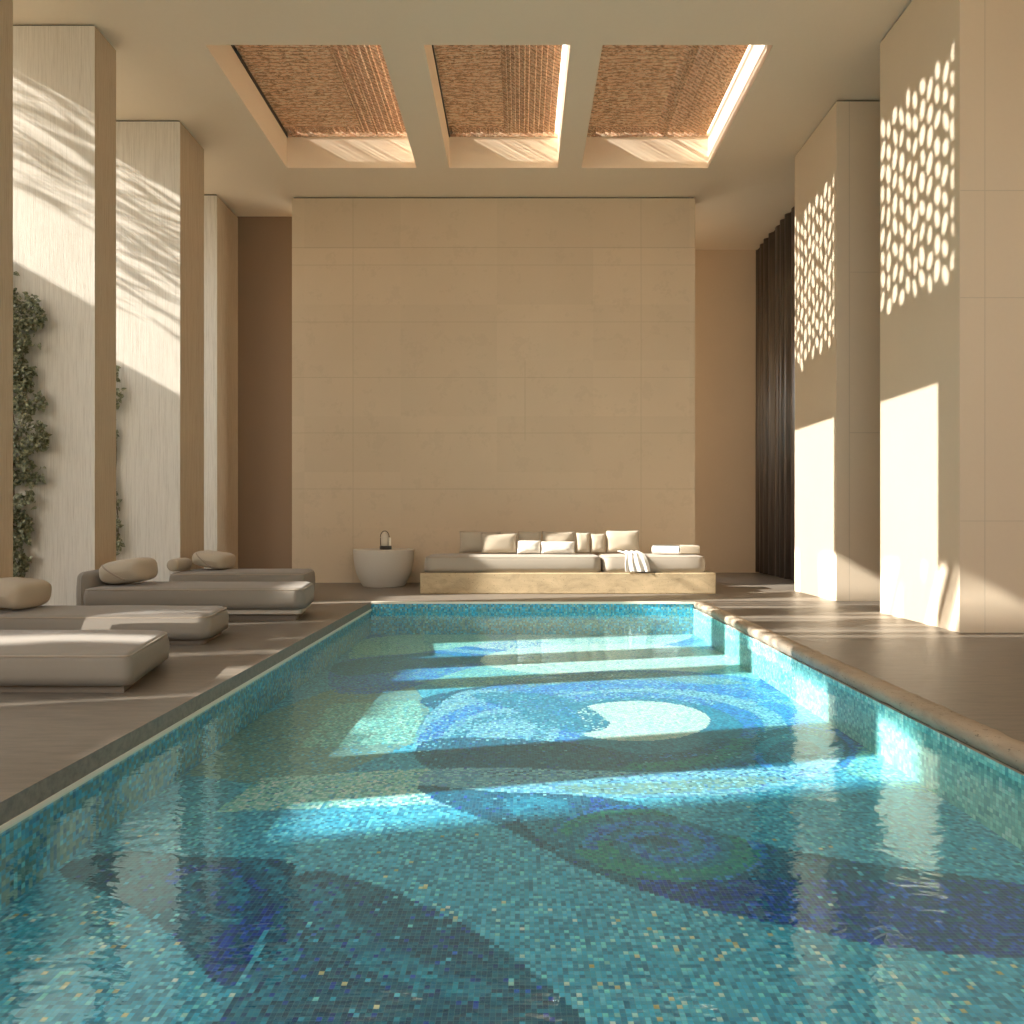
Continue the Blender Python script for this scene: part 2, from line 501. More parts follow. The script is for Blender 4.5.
# --- ceiling with three skylight wells
HX = [(-3.48, -1.55), (-1.07, 0.55), (0.90, 2.78)]
HY = (7.72, 10.41)
bm = bmesh.new()
xs = [-6.2] + [v for h in HX for v in h] + [6.6]
ys = [-6.0, HY[0], HY[1], 14.0]
for i in range(len(xs) - 1):
    for j in range(3):
        if j == 1 and i % 2 == 1: continue
        for z, flip in ((CEIL, False), (WELL + 0.1, True)):
            vs = [bm.verts.new(p) for p in ((xs[i], ys[j], z), (xs[i + 1], ys[j], z), (xs[i + 1], ys[j + 1], z), (xs[i], ys[j + 1], z))]
            bm.faces.new(vs)
def vq(a, b, z0, z1):
    bm.faces.new([bm.verts.new(p) for p in ((a[0], a[1], z0), (b[0], b[1], z0), (b[0], b[1], z1), (a[0], a[1], z1))])
for x0, x1 in HX:
    c = [(x0, HY[0]), (x1, HY[0]), (x1, HY[1]), (x0, HY[1])]
    for k in range(4): vq(c[k], c[(k + 1) % 4], CEIL, WELL + 0.1)
c = [(xs[0], ys[0]), (xs[-1], ys[0]), (xs[-1], ys[-1]), (xs[0], ys[-1])]
for k in range(4): vq(c[k], c[(k + 1) % 4], CEIL, WELL + 0.1)
bmesh.ops.remove_doubles(bm, verts=bm.verts[:], dist=1e-5)
structure('ceiling', bm, M['ceil'], 'plain beige plaster ceiling with three sunken skylights', 'ceiling')

# --- walls
def slab(name, x0, x1, y0, y1, mat, label, cat, z0=0.0, z1=CEIL, gap=True, end=None):
    bm = bmesh.new()
    box(bm, x0, x1, y0, y1, z0, z1 - (0.022 if gap else 0))
    if gap: box(bm, x0 + 0.02, x1 - 0.02, y0 + 0.02, y1 - 0.02, z1 - 0.022, z1)   # recessed black shadow joint under the ceiling
    o = structure(name, bm, mat, label, cat)
    if gap:
        o.data.materials.append(M['dark'])
        for p in o.data.polygons:
            if p.center.z > z1 - 0.0215: p.material_index = 1
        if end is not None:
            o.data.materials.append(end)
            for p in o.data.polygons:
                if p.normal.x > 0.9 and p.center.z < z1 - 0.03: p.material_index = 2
    return o
slab('wall_back', BACK_L, BACK_R, BACK_Y, BACK_Y + 0.3, M['back'], 'large freestanding panelled stone wall behind the daybed', 'wall')
slab('wall_back_left', -5.6, BACK_L + 0.01, 12.07, 12.3, M['wall_shaded'], 'plaster wall of the recess left of the panelled wall, shade painted in dark brown', 'wall', gap=False)
slab('wall_back_right', BACK_R - 1.0, 6.5, 13.56, 13.8, M['wall'], 'brown plaster wall deep in the recess right of the panelled wall', 'wall', gap=False)
slab('wall_front', -6.2, 6.5, -6.3, -6.0, M['wall'], 'wall behind the camera', 'wall', z1=3.0, gap=False)
slab('wall_right', 6.2, 6.5, -6, 13.6, M['wall'], 'side wall behind the right pillars', 'wall', gap=False)

# --- pillars
def pillar(name, x0, x1, y0, y1, mat, label):
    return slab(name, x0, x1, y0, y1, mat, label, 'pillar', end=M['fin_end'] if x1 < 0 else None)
pillar('pillar', -5.35, FIN_X, 5.85, 6.2, M['fin'], 'combed stone fin wall cut off by the left picture edge')
pillar('pillar', -5.62, FIN_X, 7.39, 7.78, M['fin'], 'combed stone fin wall with thick ivy, behind the first lounger pillows')
pillar('pillar', -5.62, FIN_X + 0.04, 9.16, 9.85, M['fin'], 'sunlit combed stone fin wall beside the farthest lounger')
pillar('pillar', -6.2, -4.88, 11.24, 12.07, M['fin'], 'slim combed stone fin wall next to the dark left recess')
pillar('pillar', -5.1, FIN_X, 2.72, 3.28, M['fin'], 'combed stone fin wall out of frame on the left, by the camera')
pillar('pillar', -5.2, FIN_X, 5.0, 5.22, M['fin'], 'thin combed stone fin wall out of frame on the left')
pillar('pillar', -5.2, FIN_X, 0.3, 0.7, M['fin'], 'combed stone fin wall out of frame beside the camera')
pillar('pillar', 3.93, 6.2, 6.27, 7.66, M['pillar_near'], 'nearer pale plaster pillar on the right with dotted sunlight')
pillar('pillar', 3.93, 6.2, 8.72, 10.05, M['pillar_far'], 'farther pale plaster pillar on the right, beside the dark curtain')

# --- unseen light blockers added on the left: pierced screen wall, eave, two garden walls
plain = mat_plaster('added_wall_render', (0.60, 0.50, 0.37, 1), None)
bm = bmesh.new()
SX0, SX1 = -14.12, -14.0
TOP = 9.10
Y1a, Y1b, Y2a, Y2b = -4.23, -3.10, -2.04, -0.66
Y1p = -4.47
box(bm, SX0, SX1, -14, Y1p, -1.2, 7.2)
box(bm, SX0, SX1, Y1p, Y1a, -1.2, 3.95)
box(bm, SX0, SX1, Y1p, Y1a, 6.30, 7.2)
box(bm, SX0, SX1, Y1b, Y2a, -1.2, 7.2)
for ya, yb in ((Y1a, Y1b), (Y2a, Y2b)):
    box(bm, SX0, SX1, ya, yb, 3.2, 3.95)
    box(bm, SX0, SX1, ya, yb, 6.30, 7.2)
box(bm, SX0, SX1, Y2b, 16, -1.2, 5.9)
# taller wall added further out, its top notched to let a few beams through
BX0, BX1 = -18.3, -18.0
box(bm, BX0, BX1, -2.9, -0.70, -1.2, 12.5)
yy = -0.70
for a, b, d in ((0.30, 0.46, 1.0), (0.92, 1.25, 1.15), (1.75, 1.87, 0.8), (2.3, 2.42, 0.6), (3.2, 3.45, 0.7), (4.6, 5.2, 0.9), (6.1, 6.5, 1.8)):
    box(bm, BX0, BX1, yy, a, -1.2, TOP)
    box(bm, BX0, BX1, a, b, -1.2, TOP - d)
    yy = b
box(bm, BX0, BX1, yy, 18, -1.2, TOP)
structure('wall_added_screen', bm, plain, 'unseen screen walls added left of the hall to shape the sunlight', 'wall')
# pierced panels added to dot the right pillars: cells with one oval hole each
def pierced(name, y0, y1, z0, z1, cw, ch, seed):
    rnd = random.Random(seed)
    bm = bmesh.new()
    ny = max(1, round((y1 - y0) / cw)); cw = (y1 - y0) / ny
    nz = max(1, round((z1 - z0) / ch)); ch = (z1 - z0) / nz
    S = 14
    for i in range(ny):
        sh = ch * 0.5 * (i % 2) + rnd.uniform(-0.15, 0.15) * ch
        for j in range(-1, nz + 1):
            ca, cb = z0 + j * ch + sh, z0 + (j + 1) * ch + sh
            lo, hi = max(ca, z0), min(cb, z1)
            if hi - lo < 1e-4: continue
            a0, a1 = y0 + i * cw, y0 + (i + 1) * cw
            full = ca >= z0 - 1e-6 and cb <= z1 + 1e-6
            if not full:
                bm.faces.new([bm.verts.new((SX1, y, z)) for y, z in ((a0, lo), (a1, lo), (a1, hi), (a0, hi))]); continue
            cy, cz = (a0 + a1) / 2 + rnd.uniform(-.08, .08) * cw, (ca + cb) / 2 + rnd.uniform(-.06, .06) * ch
            ry, rz = cw * rnd.uniform(.32, .46), ch * rnd.uniform(.33, .47)
            tl = rnd.uniform(-.3, .3)
            inn, outr = [], []
            for k in range(S):
                t = 2 * math.pi * (k + .5) / S
                c, s = math.cos(t), math.sin(t)
                dy, dz = ry * c, rz * s
                inn.append(bm.verts.new((SX1, min(max(cy + dy + dz * tl, a0 + .005), a1 - .005), min(max(cz + dz, ca + .005), cb - .005))))
                m = max(abs(c), abs(s))
                outr.append(bm.verts.new((SX1, (a0 + a1) / 2 + c / m * cw / 2, (ca + cb) / 2 + s / m * ch / 2)))
            # exact rectangle corners
            for k in range(S):
                l = (k + 1) % S
                bm.faces.new((outr[k], outr[l], inn[l], inn[k]))
            for cyy, czz, sc, ss in ((a0, ca, -1, -1), (a1, ca, 1, -1), (a1, cb, 1, 1), (a0, cb, -1, 1)):
                best = sorted(range(S), key=lambda k: (outr[k].co.y - cyy) ** 2 + (outr[k].co.z - czz) ** 2)[:2]
                p, q = outr[best[0]], outr[best[1]]
                if abs(p.co.y - q.co.y) > 1e-6 and abs(p.co.z - q.co.z) > 1e-6:
                    bm.faces.new((p, q, bm.verts.new((SX1, cyy, czz))))
    ext = bmesh.ops.extrude_face_region(bm, geom=bm.faces[:])
    for v in [e for e in ext['geom'] if isinstance(e, bmesh.types.BMVert)]: v.co.x -= 0.03
    return structure(name, bm, plain, 'unseen pierced panel added to throw dotted sunlight on the right pillars', 'wall')
pierced('wall_added_pierced_1', Y1p, Y1b, 3.95, 6.30, 0.122, 0.235, 3)
pierced('wall_added_pierced_2', Y2a, Y2b, 3.95, 6.30, 0.122, 0.235, 9)
# eave added on the left: solid part shades the deck, slats stripe it
bm = bmesh.new()
box(bm, -9.3, -6.2, -8, 3.35, CEIL, CEIL + 0.25)
y = 3.42
rnd = random.Random(5)
while y < 6.35:
    w = rnd.choice((0.05, 0.09, 0.12, 0.20)); 
    skew = rnd.uniform(-.05, .05)
    vs = [(-9.3, y), (-6.2, y + skew), (-6.2, y + w + skew), (-9.3, y + w)]
    lo = [bm.verts.new((a, b, CEIL + .05)) for a, b in vs]; hi = [bm.verts.new((a, b, CEIL + .12)) for a, b in vs]
    bm.faces.new(lo[::-1]); bm.faces.new(hi)
    for k in range(4): bm.faces.new((lo[k], lo[(k + 1) % 4], hi[(k + 1) % 4], hi[k]))
    y += w + rnd.choice((0.08, 0.12, 0.16, 0.24))
structure('ceiling_added_eave', bm, plain, 'unseen slatted eave added outside the left fins to stripe the sunlight', 'eave')
bm = bmesh.new()  # walls added to keep sun off the lower fins
box(bm, -10.3, -10.0, 6.02, 6.5, -1.2, 6.35)
box(bm, -10.3, -10.0, 7.5, 7.85, -1.2, 5.75)
box(bm, -10.3, -10.0, 7.85, 8.3, -1.2, 3.05)
box(bm, -10.3, -10.0, 7.85, 8.3, 3.75, 5.75)
box(bm, -10.3, -10.0, 8.3, 8.45, -1.2, 5.75)
box(bm, -10.3, -10.0, 8.45, 13, -1.2, 10.5)
structure('wall_added_garden', bm, plain, 'unseen walls added beyond the left fins to block the sun', 'wall')

# leafy branches outside that dapple the fins (long slim leaves on twigs)
S_B = Vector((1, 0.22, -0.56)).normalized()
bm = bmesh.new()
rnd = random.Random(21)
def blade(bm, c, d, L, w):
    d = d.normalized()
    s = d.cross(Vector((rnd.uniform(-.4, .4), rnd.uniform(-.4, .4), 1))).normalized()
    p = [c - d * L / 2, c - d * L * .1 + s * w, c + d * L / 2, c - d * L * .1 - s * w]
    bm.faces.new([bm.verts.new(q) for q in p])
for k in range(2300):
    xf = rnd.uniform(-5.6, -4.4)
    yf = rnd.choice((7.39, 9.16))
    zf = rnd.uniform(2.2, 6.3)
    if rnd.random() > 0.30 + 0.5 * abs(mnoise.noise(Vector((xf * 1.5, yf, zf * 1.2 + xf)))) * 2: continue
    t = rnd.uniform(3.4, 6.5)
    c = Vector((xf, yf, zf)) - S_B * t
    if c.x > -6.5 or c.x < -9.6 or c.z < 6.0 or c.y < 5.75: continue
    if c.z < 6.7 and c.y < 6.9: continue
    blade(bm, c, Vector((rnd.uniform(-.9, .9), 1, rnd.uniform(-.8, .8))), rnd.uniform(.12, .42), rnd.uniform(.012, .04))
tube(bm, [(-8.3, 7.12, -1.2), (-8.25, 7.12, 3.0), (-8.3, 7.1, 6.0), (-8.1, 7.3, 8.5)], [0.06, 0.05, 0.04, 0.02], 8)
for k in range(9):
    z = 6.0 + k * 0.28
    e = Vector((rnd.uniform(-9.3, -6.9), rnd.uniform(6.2, 8.8), z + rnd.uniform(.2, 1.0)))
    tube(bm, [(-8.25, 7.15, z), Vector((-8.25, 7.15, z)).lerp(e, .5) + Vector((0, 0, .12)), e], [0.02, 0.014, 0.006], 5)
o = obj('tree_branches', bm, M['leaf'])
tag(o, 'leafy branches outside the left fins that dapple the stone', 'branches', None, 'stuff')

# ================================================================= pool: basin, mosaic, water
TS = 0.0168
def srgb(c): return np.array(lin(c)[:3])
PAL = {
    'base': [((70, 150, 162), 4), ((52, 128, 146), 3), ((98, 172, 178), 3), ((44, 112, 132), 2), ((128, 190, 190), 1.3), ((62, 158, 170), 3)],
    'pale': [((196, 224, 214), 4), ((168, 214, 208), 3), ((140, 202, 202), 2), ((214, 232, 220), 2)],
    'deep': [((10, 80, 100), 4), ((8, 64, 88), 3), ((16, 98, 114), 3), ((10, 88, 106), 3), ((24, 66, 140), .4), ((28, 116, 130), 1)],
    'navy': [((14, 52, 104), 4), ((22, 58, 136), 3), ((32, 76, 156), 2), ((12, 66, 100), 3), ((40, 96, 170), 1)],
    'blue': [((32, 96, 160), 3), ((44, 120, 176), 3), ((26, 78, 142), 2), ((70, 142, 186), 2), ((36, 130, 160), 2)],
    'light': [((96, 168, 196), 3), ((122, 190, 206), 3), ((76, 148, 190), 2), ((150, 206, 214), 2), ((108, 150, 200), 1)],
    'teal': [((24, 112, 130), 4), ((34, 126, 140), 3), ((18, 98, 120), 3), ((48, 140, 150), 2)],
    'green': [((36, 132, 112), 3), ((52, 146, 116), 2), ((28, 112, 112), 3), ((40, 120, 120), 2)],
    'grey': [((120, 162, 156), 4), ((104, 148, 146), 3), ((138, 176, 166), 2), ((90, 140, 142), 2)],
    'aqua': [((128, 200, 190), 4), ((106, 184, 178), 3), ((152, 214, 200), 3), ((86, 164, 166), 2), ((180, 224, 208), 1)],
    'gold': [((196, 186, 140), 3), ((212, 206, 168), 3), ((184, 166, 112), 1)],
}
GAIN = 1.5
def pick(name, n):
    cs = np.array([srgb(c) for c, w in PAL[name]]); w = np.array([w for c, w in PAL[name]], float); w /= w.sum()
    c = cs[RNG.choice(len(cs), n, p=w)]
    c = c * (np.array([0.82, 0.82, 0.86]) if name in ('light', 'pale', 'aqua', 'gold', 'grey') else np.array([0.66, 1.0, 1.30]))
    return np.clip(c * GAIN * RNG.uniform(0.86, 1.14, (n, 1)), 0, 0.9)

def smooth_poly(pts, k=6):
    P = np.array(pts, float); n = len(P); out = []
    for i in range(n):
        p0, p1, p2, p3 = P[i - 1], P[i], P[(i + 1) % n], P[(i + 2) % n]
        for t in np.linspace(0, 1, k, endpoint=False):
            out.append(0.5 * ((2 * p1) + (-p0 + p2) * t + (2 * p0 - 5 * p1 + 4 * p2 - p3) * t * t + (-p0 + 3 * p1 - 3 * p2 + p3) * t ** 3))
    return np.array(out)
def inside(px, py, poly):
    r = np.zeros(px.shape, bool); n = len(poly)
    for i in range(n):
        x0, y0 = poly[i - 1]; x1, y1 = poly[i]
        if y0 == y1: continue
        c = ((y0 > py) != (y1 > py)) & (px < (x1 - x0) * (py - y0) / (y1 - y0) + x0)
        r ^= c
    return r

def pattern(X, Y):
    """the mosaic picture: waves, eyes and swirls, with sun and shadow bands painted in, drawn in plan on the pool floor"""
    n = len(X)
    p = 980.0 / Y
    U = 521 + X / 1.4 * p              # plan coordinates of the drawing
    V = 521 + p
    col = pick('base', n)
    def put(mask, name, dens=1.0):
        mk = mask if dens >= 1 else mask & (RNG.random(n) < dens)
        col[mk] = pick(name, int(mk.sum()))
    def ell(cx, cy, rx, ry, rot=0.0):
        c, s = math.cos(rot), math.sin(rot)
        a = ((U - cx) * c + (V - cy) * s) / rx; b = (-(U - cx) * s + (V - cy) * c) / ry
        return np.sqrt(a * a + b * b), np.arctan2(b, a)
    def poly(pts, name, dens=1.0, smooth=True):
        mk = inside(U, V, smooth_poly(pts) if smooth else np.array(pts, float))
        put(mk, name, dens); return mk
    def rings(mask, d, th, spec, tw=0.12):
        q = d + tw * th / math.pi
        for a, b, name, dens in spec: put(mask & (q >= a) & (q < b), name, dens)
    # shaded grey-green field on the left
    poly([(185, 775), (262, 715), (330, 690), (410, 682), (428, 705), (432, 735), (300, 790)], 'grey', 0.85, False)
    poly([(300, 748), (330, 704), (418, 700), (430, 742)], 'aqua', 0.7, False)  # sunlit patch put into the tile colour
    poly([(215, 812), (262, 778), (428, 768), (444, 804)], 'aqua', 0.75, False)  # sun band painted as lighter tiles
    poly([(215, 812), (262, 778), (428, 768), (444, 804)], 'pale', 0.4, False)  # paler tiles brighten the painted sun band
    poly([(700, 640), (800, 668), (900, 720), (1010, 800), (840, 770), (760, 690)], 'aqua', 0.6)
    # far field: sunlight painted as pale sheets, with blue ribbons
    poly([(350, 660), (420, 625), (640, 622), (735, 640), (775, 670), (640, 690), (470, 690)], 'aqua', 0.6)
    poly([(340, 662), (430, 652), (520, 640), (560, 652), (470, 668), (400, 690), (335, 692)], 'blue', 0.75)
    poly([(335, 664), (400, 655), (480, 652), (500, 660), (420, 668), (345, 676)], 'teal', 0.9)
    d, th = ell(560, 634, 170, 22); rings(d < 1.15, d, th, [(0.78, 0.9, 'blue', .8), (0.9, 1.02, 'light', .8), (1.02, 1.15, 'blue', .7)], 0)
    put((d < 0.78) & (V > 626), 'pale', 0.55)
    d, th = ell(610, 660, 130, 16); put(d < 1, 'pale', 0.9)
    d, th = ell(450, 633, 70, 9); put(d < 1, 'light', 0.7)
    poly([(360, 640), (460, 632), (490, 640), (440, 650), (365, 655)], 'aqua', 0.9)
    # fin shadow painted as a wide dark ribbon across the middle distance
    poly([(420, 700), (500, 684), (620, 678), (760, 682), (800, 690), (700, 696), (560, 700), (470, 715)], 'deep', 0.9)
    poly([(520, 684), (640, 672), (720, 676), (620, 684)], 'light', 0.7)
    # the great eye
    d, th = ell(640, 732, 222, 62)
    eye = d < 1
    put(eye, 'teal')
    rings(eye, d, th, [(0.34, 0.46, 'teal', .9), (0.46, 0.56, 'blue', .8), (0.56, 0.66, 'light', .75), (0.66, 0.76, 'blue', .8), (0.76, 0.88, 'grey', .5), (0.88, 1.0, 'blue', .7)], 0.16)
    put(eye & (V > 738) & (d > .36), 'deep', 0.85)  # shadow band put into the lower tiles of the eye
    put(eye & (V < 705), 'light', 0.30)
    put(eye & (V < 699) & (V > 684) & (d > .7), 'blue', 0.6)
    put((d > 0.9) & (d < 1.04) & (U > 760), 'navy', 0.6)
    dg, tg = ell(640, 736, 118, 34); put((dg > .78) & (dg < 1) & (V > 738), 'green', 0.75); put((dg > 1) & (dg < 1.14) & (V > 738), 'teal', .7)
    d2, t2 = ell(636, 721, 74, 20); put(d2 < 1, 'pale'); put((d2 >= 1) & (d2 < 1.2), 'teal', .6)
    # left wave of the eye
    poly([(416, 752), (428, 715), (470, 690), (545, 700), (590, 728), (545, 745), (470, 742)], 'light', 0.85)
    dl, tl_ = ell(500, 735, 84, 36, -0.15)
    put((dl < 1) & (dl > .72) & (V < 742), 'blue', 0.65); put((dl < .6) & (dl > .42) & (V < 742), 'teal', 0.6)
    poly([(470, 694), (560, 696), (610, 724), (570, 732), (520, 712)], 'teal', 0.8)
    poly([(416, 748), (450, 738), (560, 742), (640, 756), (600, 770), (470, 770), (425, 766)], 'deep', 0.92)  # same shadow band painted on to the left in dark tiles
    d, th = ell(800, 752, 58, 26); rings(d < 1, d, th, [(0.0, .35, 'deep', .9), (.35, .6, 'teal', .9), (.6, .85, 'deep', .9), (.85, 1, 'blue', .8)], .2)
    # pale-blue swash under the eye
    poly([(424, 772), (520, 768), (660, 772), (800, 764), (842, 744), (830, 770), (760, 792), (640, 798), (520, 800), (440, 806)], 'light', 0.9)
    poly([(560, 786), (660, 782), (760, 776), (780, 782), (690, 792), (590, 794)], 'grey', 0.7)
    # long dark leaf with the spiral
    leaf = poly([(418, 786), (500, 792), (575, 795), (640, 805), (720, 832), (790, 850), (860, 862), (1060, 895), (1060, 955), (900, 948), (800, 928), (720, 912), (640, 890), (570, 862), (500, 826), (450, 806)], 'deep', 0.97)
    poly([(505, 800), (560, 800), (590, 830), (600, 868), (570, 856), (530, 830)], 'teal', 0.85)
    poly([(590, 800), (606, 800), (612, 830), (600, 860), (594, 830)], 'navy', 0.7)
    put(leaf & (U > 640) & (V > 880), 'navy', 0.75); put(leaf & (U > 860) & (V > 890), 'navy', 0.55)
    d, th = ell(664, 846, 112, 40, 0.10)
    sp = (d < 1) & leaf
    rings(sp, d, th, [(0, .12, 'deep', 1), (.12, .24, 'blue', .9), (.24, .36, 'teal', .9), (.36, .5, 'blue', .85), (.5, .64, 'teal', .9), (.64, .78, 'green', .8), (.78, .92, 'blue', .8)], 0.2)
    put(sp & (d > .6) & (d < .86) & (V > 850), 'green', 0.85)
    # near-left dark crest
    crest = poly([(58, 872), (112, 852), (200, 856), (288, 862), (290, 888), (262, 925), (232, 985), (200, 968), (165, 930), (120, 900)], 'deep', 0.97)
    d, th = ell(225, 895, 90, 48, 0.2); rings(crest, d, th, [(.1, .28, 'teal', .7), (.28, .42, 'navy', .7), (.42, .6, 'deep', .9), (.6, .8, 'teal', .55), (.8, 1.1, 'deep', .9)], .3)
    poly([(200, 965), (235, 925), (280, 900), (300, 905), (262, 935), (235, 985)], 'navy', 0.75)
    fin = poly([(262, 950), (290, 880), (345, 876), (430, 908), (520, 962), (600, 1040), (600, 1110), (190, 1110), (232, 1000)], 'deep', 0.96)
    poly([(300, 890), (340, 880), (350, 920), (420, 960), (520, 1000), (420, 990), (330, 945)], 'teal', 0.8)
    poly([(232, 1010), (262, 960), (300, 940), (290, 985), (250, 1040)], 'teal', 0.7)
    put(fin & (RNG.random(n) < .07), 'navy')
    # gold flecks in the open sea-green field
    field = (V > 800) & (col[:, 0] > 0.055 * GAIN)
    gw = np.clip((V - 790) / 200, 0, 1) * (0.5 + 0.5 * np.sin(U * 0.021 + V * 0.013))
    put(field & (RNG.random(n) < 0.11 * gw), 'gold')
    put(field & (V > 900) & (RNG.random(n) < 0.10), 'pale')
    return col

def tiles_mesh(name, P00, du, dv, nu, nv, colors, mat, parent):
    """nu x nv tiles from corner P00 along du and dv"""
    P00, du, dv = (np.array(a, float) for a in (P00, du, dv))
    I, J = np.meshgrid(np.arange(nu + 1), np.arange(nv + 1), indexing='ij')
    co = P00 + I.reshape(-1, 1) * du + J.reshape(-1, 1) * dv
    i, j = np.meshgrid(np.arange(nu), np.arange(nv), indexing='ij')
    a = (i * (nv + 1) + j).reshape(-1)
    faces = np.stack([a, a + nv + 1, a + nv + 2, a + 1], 1)
    me = bpy.data.meshes.new(name)
    nf = len(faces)
    me.vertices.add(len(co)); me.vertices.foreach_set('co', co.reshape(-1))
    me.loops.add(nf * 4); me.loops.foreach_set('vertex_index', faces.reshape(-1).astype(np.int32))
    me.polygons.add(nf); me.polygons.foreach_set('loop_start', (np.arange(nf) * 4).astype(np.int32))
    try: me.polygons.foreach_set('loop_total', np.full(nf, 4, np.int32))
    except Exception: pass
    me.update(calc_edges=True)
    at = me.attributes.new('tile', 'FLOAT_COLOR', 'FACE')
    at.data.foreach_set('color', np.concatenate([colors, np.ones((nf, 1))], 1).astype(np.float32).reshape(-1))
    me.materials.append(mat)
    o = bpy.data.objects.new(name, me); COL.objects.link(o)
    if parent: o.parent = parent
    return o

nu = int(round((POOL_R - POOL_L) / TS)); nv = int(round((POOL_FAR - POOL_NEAR) / TS))
tx, ty = (POOL_R - POOL_L) / nu, (POOL_FAR - POOL_NEAR) / nv
i, j = np.meshgrid(np.arange(nu), np.arange(nv), indexing='ij')
cx = POOL_L + (i.reshape(-1) + .5) * tx; cy = POOL_NEAR + (j.reshape(-1) + .5) * ty
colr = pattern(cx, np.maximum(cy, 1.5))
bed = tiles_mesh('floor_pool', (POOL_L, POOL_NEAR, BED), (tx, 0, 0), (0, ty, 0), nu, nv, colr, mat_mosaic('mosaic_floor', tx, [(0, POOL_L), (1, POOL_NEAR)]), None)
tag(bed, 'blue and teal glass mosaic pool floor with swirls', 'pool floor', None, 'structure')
TW = 0.02
def wall_tiles(name, P, du, n, axes, label):
    m = int(round((0.0 - BED - 0.005) / TW)) - (4 if 'far' not in name else 1)
    c = pick('aqua', n * m) if 'right' in name else np.where(RNG.random((n * m, 1)) < .5, pick('base', n * m), pick('grey', n * m)) * .85
    o = tiles_mesh(name, P, du, (0, 0, TW), n, m, c, mat_mosaic('mosaic_' + name, TW, axes), None)
    tag(o, label, 'pool wall', None, 'structure')
L = int((POOL_FAR - POOL_NEAR) / TW) ; W = int((POOL_R - POOL_L) / TW)
wall_tiles('wall_pool_left', (POOL_L, POOL_NEAR, BED), (0, TW, 0), L, [(1, POOL_NEAR), (2, BED)], 'aqua mosaic wall on the left side of the pool')
wall_tiles('wall_pool_right', (POOL_R, POOL_NEAR, BED), (0, TW, 0), L, [(1, POOL_NEAR), (2, BED)], 'pale aqua mosaic wall on the right side of the pool')
wall_tiles('wall_pool_far', (POOL_L, POOL_FAR, BED), (TW, 0, 0), W, [(0, POOL_L), (2, BED)], 'aqua mosaic wall at the far end of the pool')
bm = bmesh.new()                                                      # concrete tank behind the tiles
box(bm, POOL_L - .12, POOL_L - .004, POOL_NEAR - .1, POOL_FAR + .1, BED - .1, -0.086)
box(bm, POOL_R + .004, POOL_R + .12, POOL_NEAR - .1, POOL_FAR + .1, BED - .1, -0.086)
box(bm, POOL_L - .004, POOL_R + .004, POOL_FAR + .004, POOL_FAR + .1, BED - .1, -0.086)
box(bm, POOL_L - .004, POOL_R + .004, POOL_NEAR - .1, POOL_NEAR, BED - .1, -0.086)
box(bm, POOL_L - .004, POOL_R + .004, POOL_NEAR, POOL_FAR + .004, BED - .1, BED - .004)
structure('wall_pool_tank', bm, M['rim'], 'tank of the pool behind its mosaic', 'pool')
bm = bmesh.new()
vs = [bm.verts.new(p) for p in ((POOL_L, POOL_NEAR, WATER), (POOL_R + .005, POOL_NEAR, WATER), (POOL_R + .005, POOL_FAR, WATER), (POOL_L, POOL_FAR, WATER))]
bm.faces.new(vs)
o = obj('water', bm, M['water'])
tag(o, 'clear rippled turquoise water filling the pool', 'water', None, 'stuff')

# ================================================================= woven skylight panels
def woven_panel(x0, x1, label, seed):
    rnd = random.Random(seed)
    t = empty('woven_panel', ((x0 + x1) / 2, (HY[0] + HY[1]) / 2, WELL), label, 'skylight panel', 'woven panels in the ceiling skylights')
    ox, oy = t.location.x, t.location.y
    bm = bmesh.new()
    pitch = PITCH
    rows = int((HY[1] - HY[0]) / pitch)
    # tilted blades added by the right and far edges, shaped to pass sun streaks
    zr, zf = x1 - 0.80, HY[1] - 0.165
    slit_r, slit_all = [(zr, x1)], [(x0, x1)]
    for k in range(rows):
        y = HY[0] + (k + .5) * pitch
        slits = slit_all if y > zf else slit_r
        segs, a = [], x0
        for s in slits:
            if s[0] - a > 0.005: segs.append((a, s[0]))
            a = s[1]
        if x1 - a > 0.005: segs.append((a, x1))
        for a, b in segs:
            n = max(1, int((b - a) / 0.06))
            rings = []
            for q in range(n + 1):
                xx = a + (b - a) * q / n
                dz = 0.012 + mnoise.noise(Vector((xx * 14, k * 3.1, seed))) * 0.008
                r = pitch * (0.60 + 0.12 * mnoise.noise(Vector((xx * 20, k * 1.7, 9))))
                rings.append([(xx - ox, y - oy + r * math.cos(an), dz + r * 0.6 * math.sin(an)) for an in (math.pi * .0, math.pi * .5, math.pi, math.pi * 1.25, math.pi * 1.5, math.pi * 1.75)])
            loft(bm, rings)
    x = x0 + 0.02
    while x < x1 + 0.02:
        ya = HY[0] if x > zr + 0.02 else zf
        th = rnd.uniform(0.010, 0.024)
        w = 0.155
        lx, lz = w * 0.873, w * 0.488
        yb = HY[1] - 0.002
        P = [(x, 0), (x - lx, lz), (x - lx + th * .5, lz + th * .87), (x + th * .5, th * .87)]
        loft(bm, [[(min(max(px, x0 + .001), x1 - .001) - ox, ya - oy, pz - 0.014) for px, pz in P], [(min(max(px, x0 + .001), x1 - .001) - ox, yb - oy, pz - 0.014) for px, pz in P]])
        x += rnd.choice((0.045, 0.055, 0.07, 0.085))
    obj('reed_weave', bm, M['reed'], t)
    bm = bmesh.new()
    e = 0.014
    for a, b, c, d in ((x0, x1, HY[0], HY[0] + e), (x0, x0 + e, HY[0], HY[1])):
        box(bm, a - ox, b - ox, c - oy, d - oy, -0.055, 0.0)
    obj('edge_frame', bm, M['dark'], t)
    bm = bmesh.new(); box(bm, x0 + e - ox, x1 - ox, HY[1] - e - oy, HY[1] - oy, -0.05, 0.0)
    obj('end_strip', bm, M['reed'], t)
    return t
